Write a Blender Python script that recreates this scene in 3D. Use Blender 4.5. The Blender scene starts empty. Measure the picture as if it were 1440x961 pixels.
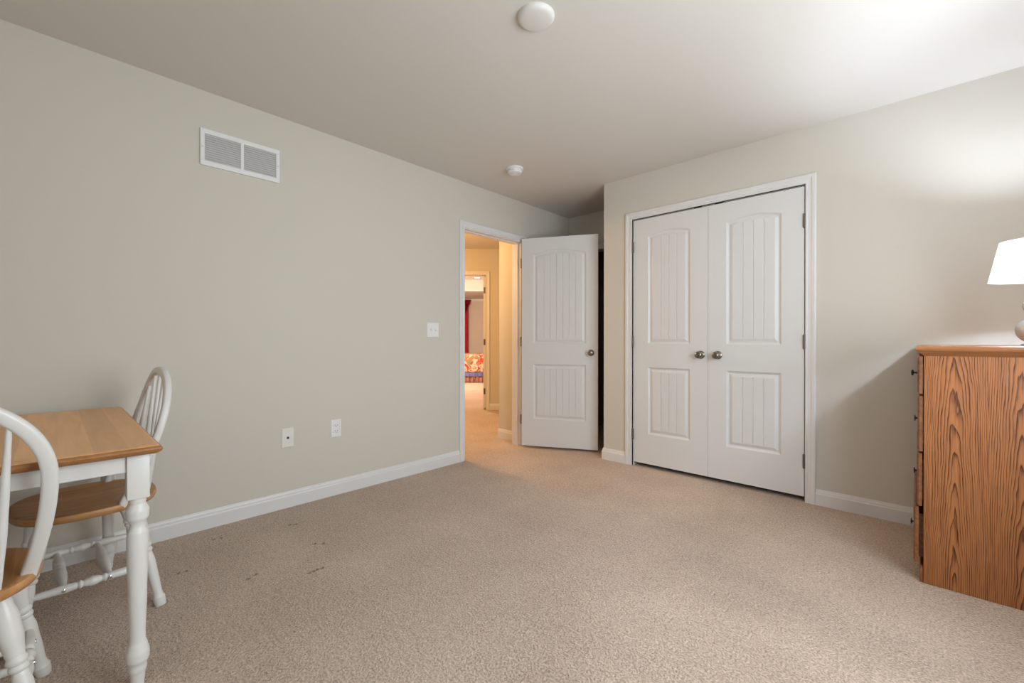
import bpy, bmesh, math, random
from mathutils import Vector, Matrix
random.seed(4)
PI = math.pi
scene = bpy.context.scene
COL = scene.collection

# ------------------------------------------------------------------ camera
CAM_H = 1.05
yaw, pitch, roll = math.radians(43.2142), math.radians(-0.0943), math.radians(0.0461)
cam_d = bpy.data.cameras.new('camera')
cam_d.sensor_width = 36.0
cam_d.lens = 607.62 / 1440 * 36.0
cam_d.clip_start = 0.05
cam = bpy.data.objects.new('camera', cam_d)
COL.objects.link(cam)
fw = Vector((-math.sin(yaw) * math.cos(pitch), math.cos(yaw) * math.cos(pitch), math.sin(pitch)))
r0 = Vector((math.cos(yaw), math.sin(yaw), 0))
u0 = r0.cross(fw)
rr = r0 * math.cos(roll) + u0 * math.sin(roll)
uu = u0 * math.cos(roll) - r0 * math.sin(roll)
M = Matrix.Identity(4)
for i in range(3):
    M[i][0], M[i][1], M[i][2] = rr[i], uu[i], -fw[i]
M.translation = (0, 0, CAM_H)
cam.matrix_world = M
scene.camera = cam

# ------------------------------------------------------------------ light, world, exposure
scene.view_settings.view_transform = 'Standard'
scene.view_settings.look = 'None'
scene.view_settings.exposure = 0.04
scene.view_settings.gamma = 1.0
scene.view_settings.use_curve_mapping = False
world = bpy.data.worlds.new('world')
scene.world = world
world.use_nodes = True
world.node_tree.nodes['Background'].inputs[0].default_value = (0.80, 0.90, 1.0, 1)
world.node_tree.nodes['Background'].inputs[1].default_value = 1.0

def area(name, loc, rot, sx, sy, power, color):
    d = bpy.data.lights.new(name, 'AREA')
    d.shape = 'RECTANGLE'; d.size = sx; d.size_y = sy
    d.energy = power; d.color = color
    o = bpy.data.objects.new(name, d); COL.objects.link(o)
    o.location = loc; o.rotation_euler = rot
    return o
def point(name, loc, power, color, rad=0.05):
    d = bpy.data.lights.new(name, 'POINT')
    d.energy = power; d.color = color; d.shadow_soft_size = rad
    o = bpy.data.objects.new(name, d); COL.objects.link(o)
    o.location = loc
    return o
# daylight through the window of the right wall and added fill light from behind the camera
area('daylight_right', (0.80, 1.42, 1.38), (0, PI / 2, 0), 1.60, 1.65, 70, (0.87, 0.945, 1.0))
area('fill_back', (0.0, -1.42, 1.50), (PI / 2, 0, 0), 1.00, 1.35, 8, (0.95, 0.985, 1.0))
# warm lamps of the hall and of the far bedroom
point('hall_lamp_light', (-4.25, 2.55, 1.95), 90, (1.0, 0.56, 0.215), 0.2)
point('bedroom_lamp_light', (-8.0, 5.6, 1.7), 330, (1.0, 0.68, 0.50), 0.2)
LAMP_BULB = 1300.0

# ------------------------------------------------------------------ helpers
def obj(name, bm, m=None, parent=None, smooth=False, auto=None):
    me = bpy.data.meshes.new(name)
    bm.normal_update()
    bm.to_mesh(me); bm.free()
    if m is not None:
        for x in (m if isinstance(m, (list, tuple)) else [m]):
            me.materials.append(x)
    if smooth:
        for f in me.polygons: f.use_smooth = True
        if auto is not None:
            try: me.set_sharp_from_angle(angle=math.radians(auto))
            except Exception: pass
    o = bpy.data.objects.new(name, me)
    COL.objects.link(o)
    if parent is not None: o.parent = parent
    return o
def tag(o, label, cat, group=None):
    o['label'] = label; o['category'] = cat
    if group: o['group'] = group
    return o
def thing(name, label, cat, loc=(0, 0, 0), rz=0.0, group=None):
    o = bpy.data.objects.new(name, None); COL.objects.link(o)
    o.empty_display_size = 0.1
    o.location = loc; o.rotation_euler = (0, 0, rz)
    return tag(o, label, cat, group)
def struct(name, bm, m, parent=None, **k):
    o = obj(name, bm, m, parent, **k)
    if parent is None: o['kind'] = 'structure'
    return o
def fin(bm):
    bmesh.ops.recalc_face_normals(bm, faces=bm.faces)
    return bm
def box(bm, x0, x1, y0, y1, z0, z1, bev=0.0, seg=2, mat=0):
    r = bmesh.ops.create_cube(bm, size=1.0)
    vs = r['verts']
    for v in vs:
        v.co = Vector(((x0 + x1) / 2 + v.co.x * (x1 - x0), (y0 + y1) / 2 + v.co.y * (y1 - y0), (z0 + z1) / 2 + v.co.z * (z1 - z0)))
    fs = set(f for v in vs for f in v.link_faces)
    for f in fs: f.material_index = mat
    if bev > 0:
        es = list(set(e for v in vs for e in v.link_edges))
        bmesh.ops.bevel(bm, geom=es, offset=bev, segments=seg, profile=0.5, affect='EDGES')
    return bm
def boxbm(*a, **k):
    return box(bmesh.new(), *a, **k)
def frame_of(d):
    d = Vector(d).normalized()
    a = Vector((0, 0, 1)) if abs(d.z) < 0.9 else Vector((1, 0, 0))
    u = d.cross(a).normalized()
    return u, d.cross(u).normalized(), d
def lathe(bm, prof, origin=(0, 0, 0), axis=(0, 0, 1), seg=24, mat=0):
    """prof: list of (radius, distance along axis)"""
    u, v, d = frame_of(axis); o = Vector(origin)
    rings = []
    for r, t in prof:
        if r < 1e-5: rings.append([bm.verts.new(o + d * t)])
        else: rings.append([bm.verts.new(o + d * t + (u * math.cos(2 * PI * i / seg) + v * math.sin(2 * PI * i / seg)) * r) for i in range(seg)])
    for A, B in zip(rings, rings[1:]):
        for i in range(seg):
            j = (i + 1) % seg
            if len(A) == 1 and len(B) == 1: continue
            if len(A) == 1: f = bm.faces.new((A[0], B[i], B[j]))
            elif len(B) == 1: f = bm.faces.new((A[i], A[j], B[0]))
            else: f = bm.faces.new((A[i], A[j], B[j], B[i]))
            f.material_index = mat
    if len(rings[0]) > 1: bm.faces.new(list(reversed(rings[0]))).material_index = mat
    if len(rings[-1]) > 1: bm.faces.new(rings[-1]).material_index = mat
    return bm
def turned(p0, p1, prof, seg=20):
    """a turned spindle from p0 to p1; prof in (radius, 0..1)"""
    p0, p1 = Vector(p0), Vector(p1); L = (p1 - p0).length
    return fin(lathe(bmesh.new(), [(r, t * L) for r, t in prof], p0, p1 - p0, seg))
def smooth_prof(keys, n=60):
    """smoothly interpolate (t, r) keys into a profile of (r, t)"""
    out = []
    for i in range(n + 1):
        t = keys[0][0] + (keys[-1][0] - keys[0][0]) * i / n
        for (a, ra), (b, rb) in zip(keys, keys[1:]):
            if a <= t <= b + 1e-9:
                s = (t - a) / (b - a); s = s * s * (3 - 2 * s)
                out.append((ra + (rb - ra) * s, t)); break
    return out
def sweep(bm, pts, rad, ref, seg=12, closed=False, sq=2.0):
    """tube along pts; rad(i) -> (half width along ref-perp, half width along ref); superellipse section"""
    n = len(pts); rings = []
    P = [Vector(p) for p in pts]; ref = Vector(ref)
    for i in range(n):
        d = (P[min(i + 1, n - 1)] - P[max(i - 1, 0)]).normalized()
        w = (ref - d * ref.dot(d)).normalized(); u = d.cross(w).normalized()
        a, b = rad(i); ring = []
        for k in range(seg):
            c, s = math.cos(2 * PI * k / seg), math.sin(2 * PI * k / seg)
            x = math.copysign(abs(c) ** (2 / sq), c); y = math.copysign(abs(s) ** (2 / sq), s)
            ring.append(bm.verts.new(P[i] + u * a * x + w * b * y))
        rings.append(ring)
    for A, B in zip(rings, rings[1:]):
        for k in range(seg):
            j = (k + 1) % seg
            bm.faces.new((A[k], A[j], B[j], B[k]))
    bm.faces.new(list(reversed(rings[0]))); bm.faces.new(rings[-1])
    return fin(bm)
def stack_rect(x0, x1, y0, y1, prof):
    """rings of a rectangle grown by off at height z"""
    bm = bmesh.new(); rings = []
    for off, z in prof:
        rings.append([bm.verts.new(c) for c in ((x0 - off, y0 - off, z), (x1 + off, y0 - off, z), (x1 + off, y1 + off, z), (x0 - off, y1 + off, z))])
    for A, B in zip(rings, rings[1:]):
        for i in range(4):
            j = (i + 1) % 4
            bm.faces.new((A[i], A[j], B[j], B[i]))
    bm.faces.new(list(reversed(rings[0]))); bm.faces.new(rings[-1])
    return fin(bm)
def wallbm(o, ud, nd, th, us, zs, holes=(), bm=None):
    """slab with rectangular holes: front plane through o, along ud and z, thickness th along nd (away from room)"""
    bm = bm or bmesh.new()
    o, ud, nd = Vector(o), Vector(ud).normalized(), Vector(nd).normalized()
    U = sorted(set(list(us) + [h[0] for h in holes] + [h[1] for h in holes]))
    Z = sorted(set(list(zs) + [h[2] for h in holes] + [h[3] for h in holes]))
    def solid(i, j):
        if i < 0 or j < 0 or i >= len(U) - 1 or j >= len(Z) - 1: return False
        cu, cz = (U[i] + U[i + 1]) / 2, (Z[j] + Z[j + 1]) / 2
        return not any(h[0] < cu < h[1] and h[2] < cz < h[3] for h in holes)
    cache = {}
    def V(i, j, k):
        if (i, j, k) not in cache:
            cache[(i, j, k)] = bm.verts.new(o + ud * U[i] + Vector((0, 0, Z[j])) + nd * (th * k))
        return cache[(i, j, k)]
    for i in range(len(U) - 1):
        for j in range(len(Z) - 1):
            if not solid(i, j): continue
            bm.faces.new((V(i, j, 0), V(i + 1, j, 0), V(i + 1, j + 1, 0), V(i, j + 1, 0)))
            bm.faces.new((V(i, j, 1), V(i, j + 1, 1), V(i + 1, j + 1, 1), V(i + 1, j, 1)))
            for di, dj, a, b in ((-1, 0, (i, j), (i, j + 1)), (1, 0, (i + 1, j), (i + 1, j + 1)), (0, -1, (i, j), (i + 1, j)), (0, 1, (i, j + 1), (i + 1, j + 1))):
                if not solid(i + di, j + dj):
                    bm.faces.new((V(*a, 0), V(*b, 0), V(*b, 1), V(*a, 1)))
    return fin(bm)

# ------------------------------------------------------------------ materials
def mat(name, color, rough=0.5, metal=0.0, spec=0.5, bump=None, var=None):
    m = bpy.data.materials.new(name); m.use_nodes = True
    nt = m.node_tree; b = nt.nodes['Principled BSDF']
    b.inputs['Base Color'].default_value = (*color, 1)
    b.inputs['Roughness'].default_value = rough
    b.inputs['Metallic'].default_value = metal
    b.inputs['Specular IOR Level'].default_value = spec
    tc = nt.nodes.new('ShaderNodeTexCoord')
    if bump:
        n = nt.nodes.new('ShaderNodeTexNoise'); n.inputs['Scale'].default_value = bump[0]; n.inputs['Detail'].default_value = 3
        nt.links.new(tc.outputs['Object'], n.inputs['Vector'])
        bp = nt.nodes.new('ShaderNodeBump'); bp.inputs['Strength'].default_value = bump[1]; bp.inputs['Distance'].default_value = bump[2]
        nt.links.new(n.outputs['Fac'], bp.inputs['Height']); nt.links.new(bp.outputs['Normal'], b.inputs['Normal'])
    if var:
        n2 = nt.nodes.new('ShaderNodeTexNoise'); n2.inputs['Scale'].default_value = var[0]; n2.inputs['Detail'].default_value = 2
        nt.links.new(tc.outputs['Object'], n2.inputs['Vector'])
        mx = nt.nodes.new('ShaderNodeMix'); mx.data_type = 'RGBA'
        mx.inputs[6].default_value = (*[c * (1 - var[1]) for c in color], 1); mx.inputs[7].default_value = (*[min(1, c * (1 + var[1])) for c in color], 1)
        nt.links.new(n2.outputs['Fac'], mx.inputs[0]); nt.links.new(mx.outputs[2], b.inputs['Base Color'])
    return m
WALL = (0.645, 0.607, 0.535)
M_wall = mat('wall_paint', WALL, 0.75, spec=0.25, bump=(180, 0.06, 0.002), var=(2.0, 0.012))
M_ceil = mat('ceiling_paint', (0.70, 0.672, 0.622), 0.85, spec=0.15, bump=(120, 0.06, 0.002))
M_trim = mat('trim_paint', (0.74, 0.735, 0.73), 0.38, bump=(60, 0.02, 0.001))
M_door = mat('door_paint', (0.725, 0.722, 0.715), 0.42, bump=(90, 0.03, 0.001))
M_white = mat('white_lacquer', (0.74, 0.73, 0.70), 0.35, var=(9, 0.02))
M_plast = mat('white_plastic', (0.82, 0.82, 0.82), 0.35, var=(30, 0.01))
M_ivory = mat('ivory_plastic', (0.78, 0.765, 0.72), 0.4, var=(30, 0.01))
M_slot = mat('dark_slot', (0.05, 0.05, 0.05), 0.6, var=(30, 0.05))
M_void = mat('vent_dark', (0.10, 0.095, 0.09), 0.8, var=(30, 0.05))
M_louver = mat('vent_louver', (0.70, 0.69, 0.68), 0.45, var=(30, 0.01))
M_nickel = mat('satin_nickel', (0.27, 0.24, 0.20), 0.20, metal=1.0, var=(40, 0.04))
M_hinge = mat('hinge_nickel', (0.17, 0.155, 0.135), 0.5, metal=1.0, var=(40, 0.05))
M_chrome = mat('chrome_screw', (0.75, 0.75, 0.75), 0.15, metal=1.0, var=(40, 0.02))
M_black = mat('black_metal', (0.015, 0.013, 0.012), 0.4, var=(40, 0.1))
M_closetshade = mat('closet_shade', (0.30, 0.28, 0.25), 0.9, var=(3, 0.05))  # wall colour darkened to stand for the closet's shade

def carpet():
    m = bpy.data.materials.new('beige_carpet'); m.use_nodes = True
    nt = m.node_tree; N = nt.nodes.new; L = nt.links.new
    b = nt.nodes['Principled BSDF']; b.inputs['Roughness'].default_value = 1.0; b.inputs['Specular IOR Level'].default_value = 0.05
    try: b.inputs['Sheen Weight'].default_value = 0.15; b.inputs['Sheen Roughness'].default_value = 0.6
    except Exception: pass
    tc = N('ShaderNodeTexCoord')
    def noise(s, d=2, r=0.5):
        n = N('ShaderNodeTexNoise'); n.inputs['Scale'].default_value = s; n.inputs['Detail'].default_value = d; n.inputs['Roughness'].default_value = r
        L(tc.outputs['Object'], n.inputs['Vector']); return n
    def mth(op, a, bb, clamp=False):
        n = N('ShaderNodeMath'); n.operation = op; n.use_clamp = clamp
        for i, v in enumerate((a, bb)):
            if v is None: continue
            if isinstance(v, (int, float)): n.inputs[i].default_value = v
            else: L(v, n.inputs[i])
        return n.outputs[0]
    fine = noise(125, 2.5, 0.7); mid = noise(38, 2); nap = noise(2.2, 2, 0.55); nap2 = noise(0.8, 1)
    # twist pile: fine tufts and slow patches of brushed nap
    v = mth('ADD', mth('MULTIPLY', fine.outputs['Fac'], 0.95), mth('MULTIPLY', mid.outputs['Fac'], 0.20))
    v = mth('ADD', v, mth('MULTIPLY', nap.outputs['Fac'], 0.22))
    v = mth('ADD', v, mth('MULTIPLY', nap2.outputs['Fac'], 0.08))
    ramp = N('ShaderNodeValToRGB'); e = ramp.color_ramp.elements
    e[0].position = 0.50; e[0].color = (0.285, 0.203, 0.149, 1)
    e[1].position = 0.95; e[1].color = (0.80, 0.642, 0.515, 1)
    L(v, ramp.inputs[0])
    L(ramp.outputs[0], b.inputs['Base Color'])
    # dents left in the pile by furniture legs
    marks = [(-2.605, .924), (-2.592, .952), (-2.271, .927), (-2.243, .959), (-2.151, .591), (-2.167, .624), (-2.005, .793), (-2.007, .812), (-2.008, .830),
             (-2.006, .851), (-2.707, .582), (-2.699, .612), (-2.43, .385), (-2.426, .413)]
    h = mth('MULTIPLY', fine.outputs['Fac'], 1.0)
    h = mth('ADD', h, mth('MULTIPLY', mid.outputs['Fac'], 0.6))
    for x, y in marks:
        d = N('ShaderNodeVectorMath'); d.operation = 'DISTANCE'; L(tc.outputs['Object'], d.inputs[0]); d.inputs[1].default_value = (x, y, 0)
        k = mth('SUBTRACT', 1.0, mth('DIVIDE', d.outputs['Value'], 0.011), True)
        h = mth('SUBTRACT', h, mth('MULTIPLY', k, 2.2))
    bp = N('ShaderNodeBump'); bp.inputs['Strength'].default_value = 1.0; bp.inputs['Distance'].default_value = 0.009
    L(h, bp.inputs['Height']); L(bp.outputs['Normal'], b.inputs['Normal'])
    return m
M_carpet = carpet()

def wood(name, light, dark, grain=(1, 0), scale=1.0, rough=0.4, contrast=0.6, plank=None, spec=0.4):
    """straight-grained wood: fibres run along the grain direction in object xy (or z)"""
    m = bpy.data.materials.new(name); m.use_nodes = True
    nt = m.node_tree; N = nt.nodes.new; L = nt.links.new
    b = nt.nodes['Principled BSDF']; b.inputs['Roughness'].default_value = rough; b.inputs['Specular IOR Level'].default_value = spec
    tc = N('ShaderNodeTexCoord'); mp = N('ShaderNodeMapping')
    sx, sy, sz = grain
    mp.inputs['Scale'].default_value = (sx * scale, sy * scale, sz * scale)
    L(tc.outputs['Object'], mp.inputs['Vector'])
    n1 = N('ShaderNodeTexNoise'); n1.inputs['Scale'].default_value = 1.0; n1.inputs['Detail'].default_value = 5; n1.inputs['Roughness'].default_value = 0.62; n1.inputs['Distortion'].default_value = 0.4
    L(mp.outputs[0], n1.inputs['Vector'])
    ramp = N('ShaderNodeValToRGB'); e = ramp.color_ramp.elements
    e[0].position = 0.5 - 0.25 / max(contrast, .05) * .6; e[0].color = (*dark, 1)
    e[1].position = 0.5 + 0.25 / max(contrast, .05) * .6; e[1].color = (*light, 1)
    L(n1.outputs['Fac'], ramp.inputs[0])
    out = ramp.outputs[0]
    if plank:
        # glued strips, each a little different in tone
        ax, w = plank
        sep = N('ShaderNodeSeparateXYZ'); L(tc.outputs['Object'], sep.inputs[0])
        dv = N('ShaderNodeMath'); dv.operation = 'DIVIDE'; L(sep.outputs[ax], dv.inputs[0]); dv.inputs[1].default_value = w
        fl = N('ShaderNodeMath'); fl.operation = 'FLOOR'; L(dv.outputs[0], fl.inputs[0])
        wn = N('ShaderNodeTexWhiteNoise'); wn.noise_dimensions = '1D'; L(fl.outputs[0], wn.inputs['W'])
        mr = N('ShaderNodeMapRange'); mr.inputs[3].default_value = 0.90; mr.inputs[4].default_value = 1.08; L(wn.outputs['Value'], mr.inputs[0])
        mx = N('ShaderNodeVectorMath'); mx.operation = 'SCALE'; L(out, mx.inputs[0]); L(mr.outputs[0], mx.inputs['Scale'])
        out = mx.outputs[0]
    L(out, b.inputs['Base Color'])
    bp = N('ShaderNodeBump'); bp.inputs['Strength'].default_value = 0.08; bp.inputs['Distance'].default_value = 0.001
    L(n1.outputs['Fac'], bp.inputs['Height']); L(bp.outputs['Normal'], b.inputs['Normal'])
    return m
M_tabletop = wood('table_oak', (0.88, 0.50, 0.235), (0.75, 0.41, 0.18), (3, 34, 34), 1.0, 0.42, 0.7, (1, 0.075))
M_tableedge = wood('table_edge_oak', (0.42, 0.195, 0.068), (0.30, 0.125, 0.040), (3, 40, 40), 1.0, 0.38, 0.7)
M_seat = wood('seat_oak', (0.58, 0.31, 0.125), (0.42, 0.20, 0.072), (52, 4, 52), 1.0, 0.40, 0.8, (0, 0.085))
M_drawer = wood('drawer_oak', (0.30, 0.120, 0.046), (0.14, 0.050, 0.018), (80, 4, 80), 1.0, 0.42, 0.8)
M_drestop = wood('dresser_top_oak', (0.42, 0.19, 0.078), (0.25, 0.10, 0.038), (60, 4, 60), 1.0, 0.36, 0.8)
M_drestop2 = wood('dresser_moulding_oak', (0.36, 0.150, 0.058), (0.21, 0.080, 0.029), (4, 60, 90), 1.0, 0.36, 0.8)

def cathedral():
    """plain-sawn oak veneer: growth rings of a log cut at a slant, arches pointing up"""
    m = bpy.data.materials.new('oak_veneer'); m.use_nodes = True
    nt = m.node_tree; N = nt.nodes.new; L = nt.links.new
    b = nt.nodes['Principled BSDF']; b.inputs['Roughness'].default_value = 0.42; b.inputs['Specular IOR Level'].default_value = 0.35
    tc = N('ShaderNodeTexCoord'); sep = N('ShaderNodeSeparateXYZ'); L(tc.outputs['Object'], sep.inputs[0])
    def mth(op, a, bb=None, clamp=False):
        n = N('ShaderNodeMath'); n.operation = op; n.use_clamp = clamp
        for i, v in enumerate((a, bb)):
            if v is None: continue
            if isinstance(v, (int, float)): n.inputs[i].default_value = v
            else: L(v, n.inputs[i])
        return n.outputs[0]
    def noise(sc, detail=2, rough=0.5):
        mp = N('ShaderNodeMapping'); mp.inputs['Scale'].default_value = sc; L(tc.outputs['Object'], mp.inputs[0])
        n = N('ShaderNodeTexNoise'); n.inputs['Scale'].default_value = 1; n.inputs['Detail'].default_value = detail; n.inputs['Roughness'].default_value = rough
        L(mp.outputs[0], n.inputs['Vector']); return n.outputs['Fac']
    x, z = sep.outputs[0], sep.outputs[2]
    wob = noise((10, 10, 2.6), 2); wob2 = noise((42, 42, 7.0), 2)
    u = mth('ADD', x, mth('MULTIPLY', mth('SUBTRACT', wob, 0.5), 0.030))
    # two boards side by side, 0.215 wide, each with its own heart line
    P = 0.190
    off = mth('SUBTRACT', u, 0.112)
    cell = mth('FLOOR', mth('ADD', mth('DIVIDE', off, P), 0.5))
    uc = mth('SUBTRACT', off, mth('MULTIPLY', cell, P))
    d = mth('ADD', mth('MULTIPLY', z, 0.080), mth('ADD', mth('MULTIPLY', cell, 0.021), 0.012))
    d = mth('ADD', d, mth('MULTIPLY', mth('SUBTRACT', wob2, 0.5), 0.014))
    r = mth('SQRT', mth('ADD', mth('MULTIPLY', mth('MULTIPLY', uc, uc), 3.2), mth('MULTIPLY', d, d)))
    r = mth('ADD', r, mth('MULTIPLY', mth('SUBTRACT', wob2, 0.5), 0.006))
    ph = mth('MULTIPLY', r, 1 / 0.0098)
    fr = mth('FRACT', ph)
    # saw profile: pale early wood darkening to a thin late-wood line
    saw = mth('POWER', fr, 2.1)
    edge = mth('SMOOTH_MIN', mth('MULTIPLY', mth('SUBTRACT', 1.0, fr), 9.0), 1.0)
    line = mth('MULTIPLY', saw, edge)
    pores = noise((430, 430, 9), 3, 0.6)
    fibre = noise((120, 120, 3), 3, 0.6)
    v = mth('ADD', mth('MULTIPLY', line, 0.66), mth('MULTIPLY', mth('SUBTRACT', pores, 0.5), 0.75))
    v = mth('ADD', v, mth('MULTIPLY', mth('SUBTRACT', fibre, 0.5), 0.5))
    ramp = N('ShaderNodeValToRGB'); e = ramp.color_ramp.elements
    e[0].position = 0.0; e[0].color = (0.415, 0.158, 0.052, 1)
    e[1].position = 0.50; e[1].color = (0.070, 0.021, 0.007, 1)
    k = ramp.color_ramp.elements.new(0.20); k.color = (0.315, 0.118, 0.042, 1)
    L(v, ramp.inputs[0]); L(ramp.outputs[0], b.inputs['Base Color'])
    bp = N('ShaderNodeBump'); bp.inputs['Strength'].default_value = 0.10; bp.inputs['Distance'].default_value = 0.0006; bp.invert = True
    L(v, bp.inputs['Height']); L(bp.outputs['Normal'], b.inputs['Normal'])
    return m
M_oak = cathedral()

# ------------------------------------------------------------------ the room
H = 2.44
XL, YC, YB = -2.895, 3.359, 4.025       # left wall, closet wall, back wall of the alcove
XR, YK = 0.62, -1.25                     # right wall, wall behind the camera
XCOR = -2.035                            # free corner of the closet wall
TH = 0.12
D0, D1, DT = 2.463, 3.225, 2.045         # open doorway in the left wall
CX0, CX1, CT = -1.752, -0.538, 2.066     # closet opening
HALL_P = Vector((-4.744, 4.516, 0)); S_ = Vector((.70711, .70711, 0)); N_ = Vector((-.70711, .70711, 0))
def hp(s, n, z=0.0): return HALL_P + S_ * s + N_ * n + Vector((0, 0, z))

# floor: one carpet through the room, hall and far bedroom
bm = bmesh.new()
v = [bm.verts.new(c) for c in ((-14.5, YK - .1, 0), (XR + .15, YK - .1, 0), (XR + .15, 14.5, 0), (-14.5, 14.5, 0))]
bm.faces.new(v)
struct('floor', fin(bm), M_carpet)
bm = boxbm(XL - TH, XR + TH, YK - TH, YB + TH, H, H + .1)
struct('ceiling', bm, M_ceil)
struct('wall_left', wallbm((XL, 0, 0), (0, 1, 0), (-1, 0, 0), TH, (YK, YB), (0, H), [(D0, D1, 0, DT)]), M_wall)
struct('wall_closet', wallbm((0, YC, 0), (1, 0, 0), (0, 1, 0), TH, (XCOR, XR), (0, H), [(CX0, CX1, 0, CT)]), M_wall)
struct('wall_alcove_side', wallbm((XCOR, 0, 0), (0, 1, 0), (1, 0, 0), TH, (YC + TH, YB), (0, H)), M_wall)
AX0, AX1, AT = -2.80, -2.09, 2.032
struct('wall_alcove_back', wallbm((0, YB, 0), (1, 0, 0), (0, 1, 0), TH, (XL - TH, XR + TH), (0, H), [(AX0, AX1, 0, AT)]), M_wall)
WY0, WY1, WZ0, WZ1 = 0.60, 2.24, 0.58, 2.14
struct('wall_right', wallbm((XR, 0, 0), (0, 1, 0), (1, 0, 0), TH, (YK, YB), (0, H), [(WY0, WY1, WZ0, WZ1)]), M_wall)
BX0, BX1 = -0.5, 0.5
struct('wall_back', wallbm((0, YK, 0), (1, 0, 0), (0, -1, 0), TH, (XL - TH, XR + TH), (0, H), [(BX0, BX1, WZ0, WZ1)]), M_wall)
# closet beyond the alcove, its lack of light painted in as darker walls
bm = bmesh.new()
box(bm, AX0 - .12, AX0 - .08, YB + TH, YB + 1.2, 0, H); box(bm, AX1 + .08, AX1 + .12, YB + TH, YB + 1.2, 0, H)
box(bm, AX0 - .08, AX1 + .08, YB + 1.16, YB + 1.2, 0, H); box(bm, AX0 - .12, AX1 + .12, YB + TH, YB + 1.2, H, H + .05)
struct('wall_dark_closet', fin(bm), M_closetshade)

# windows out of frame: sash frames with clear panes
def glass():
    m = bpy.data.materials.new('window_glass'); m.use_nodes = True
    nt = m.node_tree; nt.nodes.remove(nt.nodes['Principled BSDF'])
    t = nt.nodes.new('ShaderNodeBsdfTransparent'); g = nt.nodes.new('ShaderNodeBsdfGlossy'); g.inputs['Roughness'].default_value = 0.02
    mx = nt.nodes.new('ShaderNodeMixShader'); mx.inputs[0].default_value = 0.06
    nt.links.new(t.outputs[0], mx.inputs[1]); nt.links.new(g.outputs[0], mx.inputs[2])
    nt.links.new(mx.outputs[0], nt.nodes['Material Output'].inputs['Surface'])
    return m
M_glass = glass()
def window(name, a0, a1, at, axis):
    bm = bmesh.new()
    def bx(p0, p1, q0, q1, d0=.02, d1=.08):
        if axis == 'y': box(bm, at + d0, at + d1, p0, p1, q0, q1, .004, 1)
        else: box(bm, p0, p1, at - d1, at - d0, q0, q1, .004, 1)
    bx(a0, a0 + .05, WZ0, WZ1); bx(a1 - .05, a1, WZ0, WZ1); bx(a0 + .05, a1 - .05, WZ0, WZ0 + .05); bx(a0 + .05, a1 - .05, WZ1 - .05, WZ1)
    zm = (WZ0 + WZ1) / 2
    bx(a0 + .05, a1 - .05, zm - .02, zm + .02)
    f = struct(name, fin(bm), M_trim)
    bm = bmesh.new()
    if axis == 'y': box(bm, at + .048, at + .052, a0 + .05, a1 - .05, WZ0 + .05, WZ1 - .05)
    else: box(bm, a0 + .05, a1 - .05, at - .052, at - .048, WZ0 + .05, WZ1 - .05)
    obj('pane', fin(bm), M_glass, f)
window('window_1', WY0, WY1, XR, 'y')
window('added_window_2', BX0, BX1, YK, 'x')  # made-up window, added for the fill light behind the camera

# ------------------------------------------------------------------ mouldings
CAS = [(0.000, 0.000), (0.000, 0.010), (0.004, 0.012), (0.010, 0.012), (0.014, 0.010), (0.030, 0.011), (0.036, 0.015), (0.046, 0.017), (0.053, 0.017), (0.058, 0.013), (0.058, 0.0)]
def casing(name, o, ud, nd, ua, ub, zt, prof=CAS, zb=0.0):
    """mitred door casing; o origin on the wall face, ud along wall, nd out of the wall"""
    o, ud, nd = Vector(o), Vector(ud), Vector(nd)
    bm = bmesh.new(); paths = []
    for w, d in prof:
        pts = [(ua - w, zb), (ua - w, zt + w), (ub + w, zt + w), (ub + w, zb)]
        paths.append([bm.verts.new(o + ud * a + Vector((0, 0, z)) + nd * d) for a, z in pts])
    n = len(paths)
    for i in range(n):
        A, B = paths[i], paths[(i + 1) % n]
        for k in range(3): bm.faces.new((A[k], A[k + 1], B[k + 1], B[k]))
    bm.faces.new([p[0] for p in paths]); bm.faces.new([p[3] for p in paths])
    return struct(name, fin(bm), M_trim)
BAS = [(0.0, 0.0), (0.014, 0.0), (0.014, 0.070), (0.0125, 0.074), (0.0105, 0.077), (0.0095, 0.086), (0.006, 0.094), (0.0045, 0.101), (0.0, 0.101)]
def baseboard(name, segs):
    """segs: list of (p0, p1, outward normal, mitre0, mitre1): mitre grows the run by the depth"""
    bm = bmesh.new()
    for p0, p1, nd, m0, m1 in segs:
        p0, p1, nd = Vector(p0), Vector(p1), Vector(nd); d = (p1 - p0).normalized()
        A = [bm.verts.new(p0 + nd * t - d * (t * m0) + Vector((0, 0, z))) for t, z in BAS]
        B = [bm.verts.new(p1 + nd * t + d * (t * m1) + Vector((0, 0, z))) for t, z in BAS]
        n = len(A)
        for i in range(n):
            j = (i + 1) % n
            bm.faces.new((A[i], A[j], B[j], B[i]))
        bm.faces.new(list(reversed(A))); bm.faces.new(B)
    return struct(name, fin(bm), M_trim)
casing('trim_1', (XL, 0, 0), (0, 1, 0), (1, 0, 0), D0 + .006, D1 - .006 + .008, DT - .006)
casing('trim_2', (0, YC, 0), (1, 0, 0), (0, -1, 0), CX0 - .010, CX1 + .004, CT + .006)
casing('trim_3', (0, YB, 0), (1, 0, 0), (0, -1, 0), AX0, AX1, AT)
baseboard('baseboard_left', [((XL, YK, 0), (XL, D0 - .052, 0), (1, 0, 0), 0, 0)])
baseboard('baseboard_alcove', [((XL, D1 + .062, 0), (XL, YB, 0), (1, 0, 0), 0, 0), ((XCOR, YC, 0), (XCOR, YB, 0), (-1, 0, 0), 1, 0)])
baseboard('baseboard_closet', [((XCOR, YC, 0), (CX0 - .068, YC, 0), (0, -1, 0), 1, 0)])
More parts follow.
